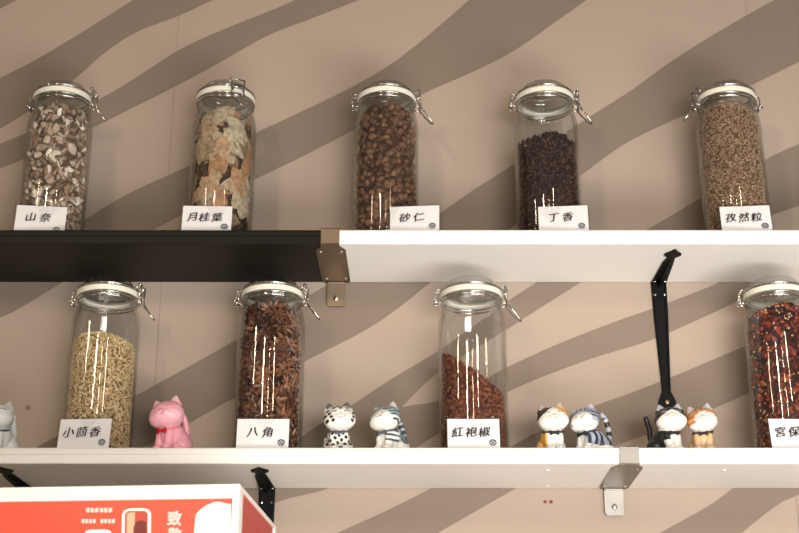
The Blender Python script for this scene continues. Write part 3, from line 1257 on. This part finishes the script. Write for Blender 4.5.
def make_cat(px, body_yaw, head, tail, paint, label, bow_col, collar_col, Y=None, size=1.0, bow=True, rear=0.0, hshift=0.0):
    """units: centimetres, facing -y; head = (yaw, pitch up, roll) in degrees relative to the body"""
    Yc = Y if Y is not None else FRONT + .040
    o = empty('ceramic_cat', (xat(px, Yc, LO_TOP), Yc, LO_TOP + .0002), R(body_yaw))
    tag(o, label, 'cat figurine', 'ceramic cats on the lower shelf')
    HC = Vector((hshift, -.85, 4.75))
    RH = Matrix.Rotation(R(head[0]), 4, 'Z') @ Matrix.Rotation(R(-head[1]), 4, 'X') @ Matrix.Rotation(R(head[2]), 4, 'Y')
    HM = Matrix.Translation(HC) @ RH @ Matrix.Scale(1.10, 4)
    bm = bmesh.new()
    ball(bm, (0, .2, 2.1), (1.72, 1.75, 2.0), seg=24)
    ball(bm, (0, 1.0 + rear, 1.6), (1.80, 1.9, 1.7), seg=24)
    ball(bm, (0, .6 + rear * .5, 2.2), (1.6, 1.7, 1.5), seg=20)
    ball(bm, (0, -.5, 3.0), (1.35, 1.2, 1.2), seg=20)
    for s in (-1, 1):
        for k in range(6):
            f = k / 5
            ball(bm, (s * (.82 - .05 * f), -1.15 + .25 * f, .55 + 1.7 * f), .62 + .1 * f, seg=14)
        ball(bm, (s * .84, -1.35, .42), (.66, .78, .42), seg=14)
        ball(bm, (s * 1.25, 1.2 + rear, 1.05), (.95, 1.25, 1.05), seg=16)
        ball(bm, (s * 1.35, .45 + rear, .38), (.6, .9, .38), seg=14)
    # head: wide, flattened, with cheeks and muzzle
    ball(bm, (0, 0, 0), (2.15, 1.78, 1.72), HM, 28)
    ball(bm, (0, -.35, -.35), (2.10, 1.55, 1.35), HM, 28)
    ball(bm, (-.42, -1.45, -.42), (.62, .55, .48), HM, 16)
    ball(bm, (.42, -1.45, -.42), (.62, .55, .48), HM, 16)
    ball(bm, (0, -1.78, -.05), (.26, .2, .2), HM, 12)
    for s in (-1, 1):
        n = 14
        c = bmesh.ops.create_cone(bm, cap_ends=True, segments=n, radius1=1.0, radius2=.20, depth=1.25)
        EM = HM @ Matrix.Translation((s * 1.16, .10, 1.80)) @ Matrix.Rotation(R(s * 12), 4, 'Y') @ Matrix.Diagonal((1, .62, 1, 1))
        bmesh.ops.transform(bm, matrix=EM, verts=c['verts'])
    if tail:
        tp = smooth_line(tail, 6)
        m = len(tp)
        for k, p in enumerate(tp):
            ball(bm, p, .50 - .12 * k / m, seg=12)
    me0 = bpy.data.meshes.new('cat_raw')
    bm.to_mesh(me0)
    bm.free()
    t = bpy.data.objects.new('cat_raw', me0)
    COL.objects.link(t)
    md = t.modifiers.new('r', 'REMESH')
    md.mode = 'VOXEL'
    md.voxel_size = .085
    sm = t.modifiers.new('s', 'SMOOTH')
    sm.iterations = 5
    sm.factor = .5
    bpy.context.view_layer.update()
    dg = bpy.context.evaluated_depsgraph_get()
    me = bpy.data.meshes.new_from_object(t.evaluated_get(dg))
    bpy.data.objects.remove(t)
    bpy.data.meshes.remove(me0)
    HI = HM.inverted()
    zmin = min(v.co.z for v in me.vertices)
    flat = []
    tl = smooth_line(tail, 6) if tail else None
    for v in me.vertices:
        p = v.co
        h = HI @ p
        # which member does the point belong to
        dh = math.sqrt((h.x / 2.2) ** 2 + (h.y / 1.9) ** 2 + (h.z / 1.8) ** 2)
        ear = 0
        if abs(h.x) > .55 and h.z > 1.25 and dh > 1.02:
            ear = -1 if h.x < 0 else 1
        part = 'body'
        tt = 0
        if dh < 1.12 or ear:
            part = 'head'
        elif tl:
            best = min(range(len(tl)), key=lambda k: (tl[k] - p).length_squared)
            if (tl[best] - p).length < .62 and best > 2:
                part = 'tail'
                tt = best / len(tl)
        c = paint(part, p, h, ear, tt)
        if part == 'head':
            c = face(c, h, ear, paint)
        flat.extend((*c, 1.0))
    ca = me.color_attributes.new('Col', 'FLOAT_COLOR', 'POINT')
    ca.data.foreach_set('color', flat)
    k = .0103 * size
    for v in me.vertices:
        v.co.z -= zmin
        v.co *= k
    me.name = 'cat_body'
    link('cat_body', me, mat_attr('glazed_ceramic', .35, .35, .12, nscale=60, nvar=.03), o, True)
    # collar around the neck, bow at the throat
    NM = Matrix.Translation((0, -.42, 3.0)) @ Matrix.Rotation(R(head[0] * .5), 4, 'Z') @ Matrix.Rotation(R(14), 4, 'X') @ Matrix.Rotation(R(head[2] * .4), 4, 'Y')
    bm = bmesh.new()
    tube(bm, [NM @ Vector((1.50 * math.cos(a), 1.42 * math.sin(a), 0)) for a in [2 * PI * q / 36 for q in range(36)]], .16, 8, True)
    for v in bm.verts:
        v.co.z -= zmin
        v.co *= k
    obj('collar', bm, mat('collar_' + label[:12].replace(' ', '_'), collar_col, .6, spec=.15), o, True)
    if bow:
        bm = bmesh.new()
        for s in (-1, 1):
            c = bmesh.ops.create_cone(bm, cap_ends=True, segments=12, radius1=.38, radius2=.12, depth=.64)
            M = NM @ Matrix.Translation((s * .34, -1.62, -.10)) @ Matrix.Rotation(R(-s * 90), 4, 'Y') @ Matrix.Diagonal((1, .6, 1, 1))
            bmesh.ops.transform(bm, matrix=M, verts=c['verts'])
        ball(bm, (0, -1.70, -.10), (.2, .2, .2), NM, 10)
        for v in bm.verts:
            v.co.z -= zmin
            v.co *= k
        obj('bow', bm, mat('bow_' + label[:12].replace(' ', '_'), bow_col, .6, spec=.15), o, True)
    return o


def face(c, h, ear, paint):
    line = getattr(paint, 'line', (.10, .08, .08))
    if h.y < -.3 and not ear:
        for s in (-1, 1):                 # closed smiling eyes: arcs
            ex, ez = h.x - s * .92, h.z - .42
            d = math.hypot(ex, ez * 1.0 + .28)
            if abs(d - .46) < .085 and ez > -.02:
                c = mixc(c, line, .85)
        if math.hypot(h.x, (h.z + .02) * 1.3) < .20 and h.y < -1.5:
            c = mixc(c, getattr(paint, 'nose', (.75, .35, .33)), .8)
        for s in (-1, 1):
            d = math.hypot(h.x - s * .26, h.z + .34)
            if abs(d - .26) < .06 and h.z < -.34:
                c = mixc(c, line, .6)
    if ear and h.y < -.02 + .0:
        e = math.hypot((h.x - ear * 1.20) / .55, (h.z - 1.80) / .72)
        if e < 1:
            c = mixc(c, getattr(paint, 'inner', (.55, .52, .55)), .85)
    return c


IVORY = (.78, .76, .70)
BLK = (.016, .015, .016)


def paint_white(part, p, h, ear, tt):
    return (.72, .75, .74)


def paint_pink(part, p, h, ear, tt):
    c = (.86, .38, .46)
    if part == 'head':
        c = mixc((.88, .46, .52), c, sstep(-.4, 1.2, h.z))
    return c


paint_pink.line = (.55, .17, .22)
paint_pink.nose = (.62, .18, .20)
paint_pink.inner = (.86, .55, .62)

_sr = random.Random(12)
HSPOT = [Vector((x, -1, z)) for x, z in ((-1.45, .25), (-1.25, -.25), (-1.05, -.75), (-1.75, -.7), (-1.6, .75), (1.75, .35), (1.72, -.25), (1.5, -.75), (-.2, 1.35), (.45, 1.4), (-.75, 1.15), (1.0, 1.05), (-1.95, .1), (.1, 1.0))]
BSPOT = []
for _k in range(60):
    _a = 2.399 * _k
    _z = .35 + 3.0 * (_k + .5) / 60
    BSPOT.append((_a, _z))


def paint_spot(part, p, h, ear, tt):
    c = IVORY
    if part == 'head':
        if ear:
            return c
        for q in HSPOT:
            if h.y < .9 and math.hypot(h.x - q.x, h.z - q.z) < .21:
                return BLK
        if h.y > .9:
            for k in range(14):
                if math.hypot(h.x - 1.5 * math.sin(k * 2.4), h.z - 1.5 * math.cos(k * 1.7)) < .22:
                    return BLK
    else:
        a = math.atan2(p.y, p.x)
        for qa, qz in BSPOT:
            d = (a - qa + PI) % (2 * PI) - PI
            if math.hypot(d * 1.8, p.z - qz) < .25:
                return BLK
        if part == 'tail':
            return BLK if math.sin(tt * 26) > .2 else c
    return c


paint_spot.inner = (.02, .02, .02)
paint_spot.line = (.03, .03, .04)
paint_spot.nose = (.6, .5, .5)


def paint_bluegrey(part, p, h, ear, tt):
    g, d, w = (.30, .37, .39), (.045, .065, .085), IVORY
    if part == 'head':
        m = math.hypot(h.x / 1.45, (h.z + .75) / 1.15)
        c = mixc(w, g, sstep(.95, 1.06, m)) if h.y < .4 else g
        if h.y < .4 and h.z < -.6:
            c = w
        if m > 1.06 and h.x > .5 and math.sin((h.z - h.x * .35) * 11) > .55 and h.z < 1:
            c = d
        if ear < 0:
            c = (.55, .55, .45)
        if ear > 0:
            c = w
        return c
    if part == 'tail':
        return d if math.sin(tt * 24) > 0 else (.45, .48, .48)
    c = w
    if p.x > .7 and p.z > 1.1 and p.y < .4 and math.sin(p.z * 8.5 + p.x) > -.1:
        c = d if math.sin(p.z * 8.5 + p.x) > .5 else g
    if math.hypot(p.y - 1.3, p.z - 2.1) < .95 and abs(p.x) > .6:
        c = mixc(g, d, .5 + .5 * math.sin(p.y * 9 + p.z * 3))
    if p.x < -.9 and p.z > .6 and p.y < .5:
        c = d if math.sin(p.z * 6) > 0 else w
    return c


paint_bluegrey.inner = (.72, .70, .64)


def paint_calico(part, p, h, ear, tt):
    w, og, k = IVORY, (.78, .40, .09), (.022, .018, .016)
    if part == 'head':
        if h.x < .25 and h.z > .05 + (h.x + 1.9) * .71:
            return k
        if h.x > .25 and h.z > 1.15 - (h.x - .3) * .72 and h.z > -.1:
            return mixc(w, og, sstep(0, .25, h.z - (1.05 - (h.x - .3) * .72)))
        return w
    if part == 'tail':
        return og if tt < .6 else k
    if p.x < -.95 and p.z > .2:
        return mixc(w, og, sstep(-.95, -1.2, p.x))
    if p.y > 1.2 and p.z > 1.5:
        return k
    return w


paint_calico.inner = (.55, .46, .42)
paint_calico.line = (.20, .15, .12)


def paint_tabby(part, p, h, ear, tt):
    g, d, w = (.34, .37, .45), (.025, .03, .045), IVORY
    if part == 'head':
        m = math.hypot(h.x / 1.5, (h.z + .60) / .92)
        c = mixc(w, g, sstep(.93, 1.05, m)) if h.y < .6 else g
        if h.y < .3 and h.z < -1.0:
            c = w
        if m > 1.04 and h.z > -.6:
            if abs(h.x) > 1.0 and h.z < .75 and math.sin(h.z * 10 + abs(h.x) * 2.5) > .35:
                c = d
            if abs(h.x) < .8 and h.z > .6 and math.sin(h.x * 11) > .55:
                c = d
        if ear < 0:
            c = (.18, .17, .17)
        return c
    if part == 'tail':
        return d if math.sin(tt * 24) > -.1 else (.50, .50, .50)
    if p.z < 1.0 and p.y < 2.6:
        return w
    if abs(p.x) < .75 and p.y < -.2:
        return w
    s = math.sin(p.y * 5.2 + p.z * 1.3 + .7 * math.sin(p.z * 2.2))
    return mixc(g, d, sstep(.05, .35, s)) if p.z > 1.0 else w


paint_tabby.inner = (.62, .64, .70)
paint_tabby.line = (.12, .11, .12)


def paint_tuxedo(part, p, h, ear, tt):
    w, k = IVORY, BLK
    if part == 'head':
        if h.y > .55:
            return k
        if h.z > .85 - abs(h.x - .1) * .62:
            return k
        return w
    if part == 'tail':
        return k
    if abs(p.x) < 1.0 and p.y < .1:
        return w
    if p.x > 0 and p.y < .8:
        return w
    if p.x < 0 and p.y < -.6 and p.z < 1.5:
        return w
    if p.z < .7 and p.x > -.9:
        return w
    return k


paint_tuxedo.inner = (.60, .66, .70)
paint_tuxedo.line = (.45, .40, .36)
paint_tuxedo.nose = (.72, .62, .56)


def paint_ginger(part, p, h, ear, tt):
    w, og, dk = (.80, .74, .70), (.62, .34, .14), (.52, .15, .03)
    if part == 'head':
        m = math.hypot((h.x - .35) / 1.55, (h.z + .45) / 1.2)
        c = mixc(w, og, sstep(.92, 1.12, m)) if h.y < .7 else og
        if h.y < .4 and h.z < -.8:
            c = w
        if abs(h.x) < .75 and h.z > .75 and math.sin(h.x * 9 + 1.2) > .2:
            c = dk
        if h.x < -1.1 and h.z < .6 and h.z > -.9 and math.sin(h.z * 8) > .3:
            c = dk
        if ear > 0:
            c = w
        return c
    c = mixc((.66, .47, .28), (.62, .40, .20), sstep(.5, 2.5, p.z))
    if part == 'tail':
        return dk if math.sin(tt * 20) > 0 else og
    return c


paint_ginger.inner = (.52, .52, .58)
paint_ginger.line = (.40, .18, .10)

TAIL_UP = [(0, 2.3, 1.2), (.2, 3.0, 2.0), (.3, 3.1, 3.2), (.3, 2.9, 4.3), (.2, 3.1, 5.0)]
make_cat(-3, -20, (26, 14, 0), [(.3, 2.6, 1.4), (.6, 2.6, 2.8), (.8, 2.0, 4.2), (.9, 1.6, 5.4)], paint_white,
         'white ceramic cat cut by the left photo edge', (.1, .1, .12), (.10, .10, .13), size=1.08, rear=.3)
make_cat(169.5, -38, (22, 10, -12), [(0, 2.4, 1.6), (0, 2.9, 2.8), (0, 2.6, 4.2), (.0, 2.1, 5.2)], paint_pink,
         'pink ceramic cat with closed eyes and a red bow', (.55, .012, .018), (.72, .25, .30), size=1.15, rear=.2)
make_cat(338.5, 6, (2, 8, -5), [(-.5, 2.4, 1.0), (-1.3, 2.3, 1.5), (-1.7, 1.8, 2.2)], paint_spot,
         'white ceramic cat covered in black spots', (.05, .05, .06), (.06, .06, .07), size=1.04)
make_cat(389, -40, (14, 16, -13), [(.2, 2.3, 1.3), (.3, 2.9, 2.4), (.25, 2.8, 3.6), (.1, 2.5, 4.6)], paint_bluegrey,
         'white ceramic cat with blue-grey patches, right of the spotted cat', (.05, .05, .06), (.07, .07, .08), size=1.04, rear=.3)
make_cat(553, 5, (-3, 8, -6), [(0, 2.4, 1.2), (-.3, 2.8, 2.0)], paint_calico,
         'calico ceramic cat with one black and one orange ear', (.03, .03, .035), (.05, .05, .06), size=1.02)
make_cat(590, -52, (26, 14, -13), [(0, 3.6, 1.8), (0, 4.3, 3.0), (0, 4.2, 4.4), (0, 3.7, 5.6), (0, 3.0, 6.3)], paint_tabby,
         'grey ceramic tabby cat with a raised striped tail, leaning on the calico cat', (.02, .02, .03), (.05, .05, .07), size=1.0, rear=1.2)
make_cat(669, 34, (-38, 14, -3), [(0, 2.9, 1.6), (-.1, 3.5, 2.8), (-.2, 3.5, 4.0), (-.5, 3.6, 5.2), (-.7, 3.6, 5.8)], paint_tuxedo,
         'black and white ceramic cat with a raised black tail below the iron bracket', (.02, .02, .02), (.03, .03, .03), size=1.02, rear=.5)
make_cat(704, -6, (-2, 8, -9), [(.5, 2.4, 1.0), (1.2, 2.2, 1.4)], paint_ginger,
         'ginger and white ceramic cat beside the black and white one', (.04, .03, .03), (.05, .04, .04), size=.99)

# ------------------------------------------------------------------ red light box in front
BX_Y = 1.78
corner = at(240, 485, BX_Y)
ang = R(4.3)
bo = empty('display_box', (corner.x, corner.y, cz + .0003), -ang)
tag(bo, 'red advertising display box with white frame at the lower left, in front of the shelf', 'display box')
BH = corner.z - cz
BWID, BD = .46, .30
FRAME = mat('box_frame_white', (0.86, 0.83, 0.76), 0.4, var=0.02)
RED = mat('box_print_red', (0.74, 0.085, 0.045), 0.35, var=0.06, scale=6)
PRINTW = mat('box_print_white', (0.88, 0.86, 0.78), 0.5, var=0.02)
PRINTD = mat('box_print_dark', (0.16, 0.02, 0.015), 0.4, var=0.3, scale=60)
PRINTR = mat('box_print_can_red', (0.50, 0.06, 0.035), 0.35, var=0.1)
PRINTG = mat('box_print_can_shine', (0.80, 0.42, 0.26), 0.35, var=0.1)
bm = bmesh.new()
e = .0215
box(bm, -BWID, 0, 0, .012, BH - .0185, BH, .001)          # front frame
box(bm, -BWID, 0, 0, .012, 0, .02, .001)
box(bm, -.0095, 0, 0, .012, .02, BH - .0185, .001)
box(bm, -BWID, -BWID + .0095, 0, .012, .02, BH - .0185, .001)
box(bm, -.012, 0, .012, BD, BH - .005, BH, .001)          # right side frame
box(bm, -.012, 0, .012, BD, 0, .02, .001)
box(bm, -.012, 0, .012, .026, .02, BH - .005, .001)
box(bm, -.012, 0, BD - .015, BD, .02, BH - .005, .001)
box(bm, -BWID, -.012, .012, BD, BH - .006, BH - .001)     # top
box(bm, -BWID, -.012, .012, BD, 0, .01)                   # bottom
box(bm, -BWID, -.012, BD - .01, BD, .01, BH - .006)       # back
box(bm, -BWID, -BWID + .01, .012, BD - .01, .01, BH - .006)
obj('frame', bm, FRAME, bo)
bm = bmesh.new()
box(bm, -BWID + .0095, -.0095, .0035, .0065, .02, BH - .0185)
fp = obj('front_panel', bm, RED, bo)
bm = bmesh.new()
box(bm, -.0060, -.0030, .026, BD - .015, .02, BH - .005)
obj('side_panel', bm, mat('box_side_red', (0.50, 0.05, 0.035), 0.45, var=0.05), bo)


def onbox(px, py):
    """local (x, z) on the printed front panel for a place in the photograph"""
    a = (px - 399.5) / F
    b = (266.5 - py) / F
    d = Vector((a, CP - b * SP, SP + b * CP))
    M = bo.matrix_basis.inverted()
    o0 = M @ Vector((0, 0, 0))
    d0 = M.to_3x3() @ d
    t = (.0033 - o0.y) / d0.y
    q = o0 + d0 * t
    return (q.x, q.z)


def printed(name, pxs, m, dy=.0002, label=None):
    bm = bmesh.new()
    prism(bm, [onbox(*p) for p in pxs], 'y', .0035 - dy - .0002, .0036)
    o = obj(name, bm, m, fp)
    if label:
        o['label'] = label
    return o


# printed cup shape at the right, cut by the frame
pc = smooth_line([(p[0], p[1], 0) for p in ((193, 545), (195, 524), (196.5, 515), (205, 507.5), (213, 503.8), (219, 503), (225, 504.5), (231, 505.3))], 5)
printed('printed_cup', [(p.x, p.y) for p in pc] + [(231.5, 545)], PRINTW)
# printed can with pale outline
printed('printed_can', [(121, 560), (122, 516), (124, 511.5), (130, 509.5), (142, 509.3), (148.5, 510.5), (151, 514), (150.5, 560)], PRINTW)
printed('printed_can', [(124.5, 560), (125, 515), (128, 512.2), (145, 512), (147.8, 515), (147.5, 560)], PRINTR, .0004)
printed('printed_can', [(126.5, 560), (127, 515), (130, 513.5), (135, 513.5), (134, 560)], PRINTG, .0006)
printed('printed_can', [(133, 560), (133.5, 529), (136, 523), (141, 521.5), (146.5, 523), (147, 560)], PRINTD, .0008)
printed('printed_can', [(84, 560), (85.5, 532.5), (90, 530.8), (106, 530.6), (111, 532.5), (112, 560)], PRINTW)


def printed_text(s, cx, cy, size_px, lab=None):
    a, b = onbox(cx, cy), onbox(cx + size_px, cy)
    size = abs(b[0] - a[0])
    me = text_mesh(s, size)
    V2, F2 = [], []
    for dx_, dz_ in ((0, 0), (.05, 0), (-.05, 0), (0, .03), (0, -.03)):
        b0 = len(V2)
        V2 += [(a[0] + v.co.x * .93 + dx_ * size, .0032, a[1] + v.co.y + dz_ * size) for v in me.vertices]
        F2 += [tuple(b0 + i for i in p.vertices) for p in me.polygons]
    me.clear_geometry()
    me.from_pydata(V2, [], F2)
    link('printed_text', me, PRINTW, fp)


printed_text('致', 174.5, 519.5, 15)
printed_text('敬', 174.5, 536, 15)


def illegible_row(x0, x1, y, n, h, gaps=()):
    """rows too small to read in the photograph: little blocks of bars the size of characters"""
    rg = random.Random(int(x0 * 7 + y))
    bm = bmesh.new()
    w = (x1 - x0) / n
    for k in range(n):
        if k in gaps:
            continue
        cx = x0 + w * k
        for q in range(3):
            yy = y - h / 2 + h * (q + .15) / 3
            a, b = onbox(cx + w * rg.uniform(.05, .2), yy), onbox(cx + w * rg.uniform(.8, .95), yy + h * .2)
            box(bm, a[0], b[0], .0031, .0035, b[1], a[1])
        u = cx + w * rg.uniform(.3, .6)
        a, b = onbox(u, y - h / 2), onbox(u + w * .2, y + h / 2)
        box(bm, a[0], b[0], .0031, .0035, b[1], a[1])
    obj('printed_text', bm, PRINTW, fp)


illegible_row(85.5, 112.5, 511.3, 6, 4.4)
illegible_row(81, 115, 522.3, 9, 4.2, (4,))
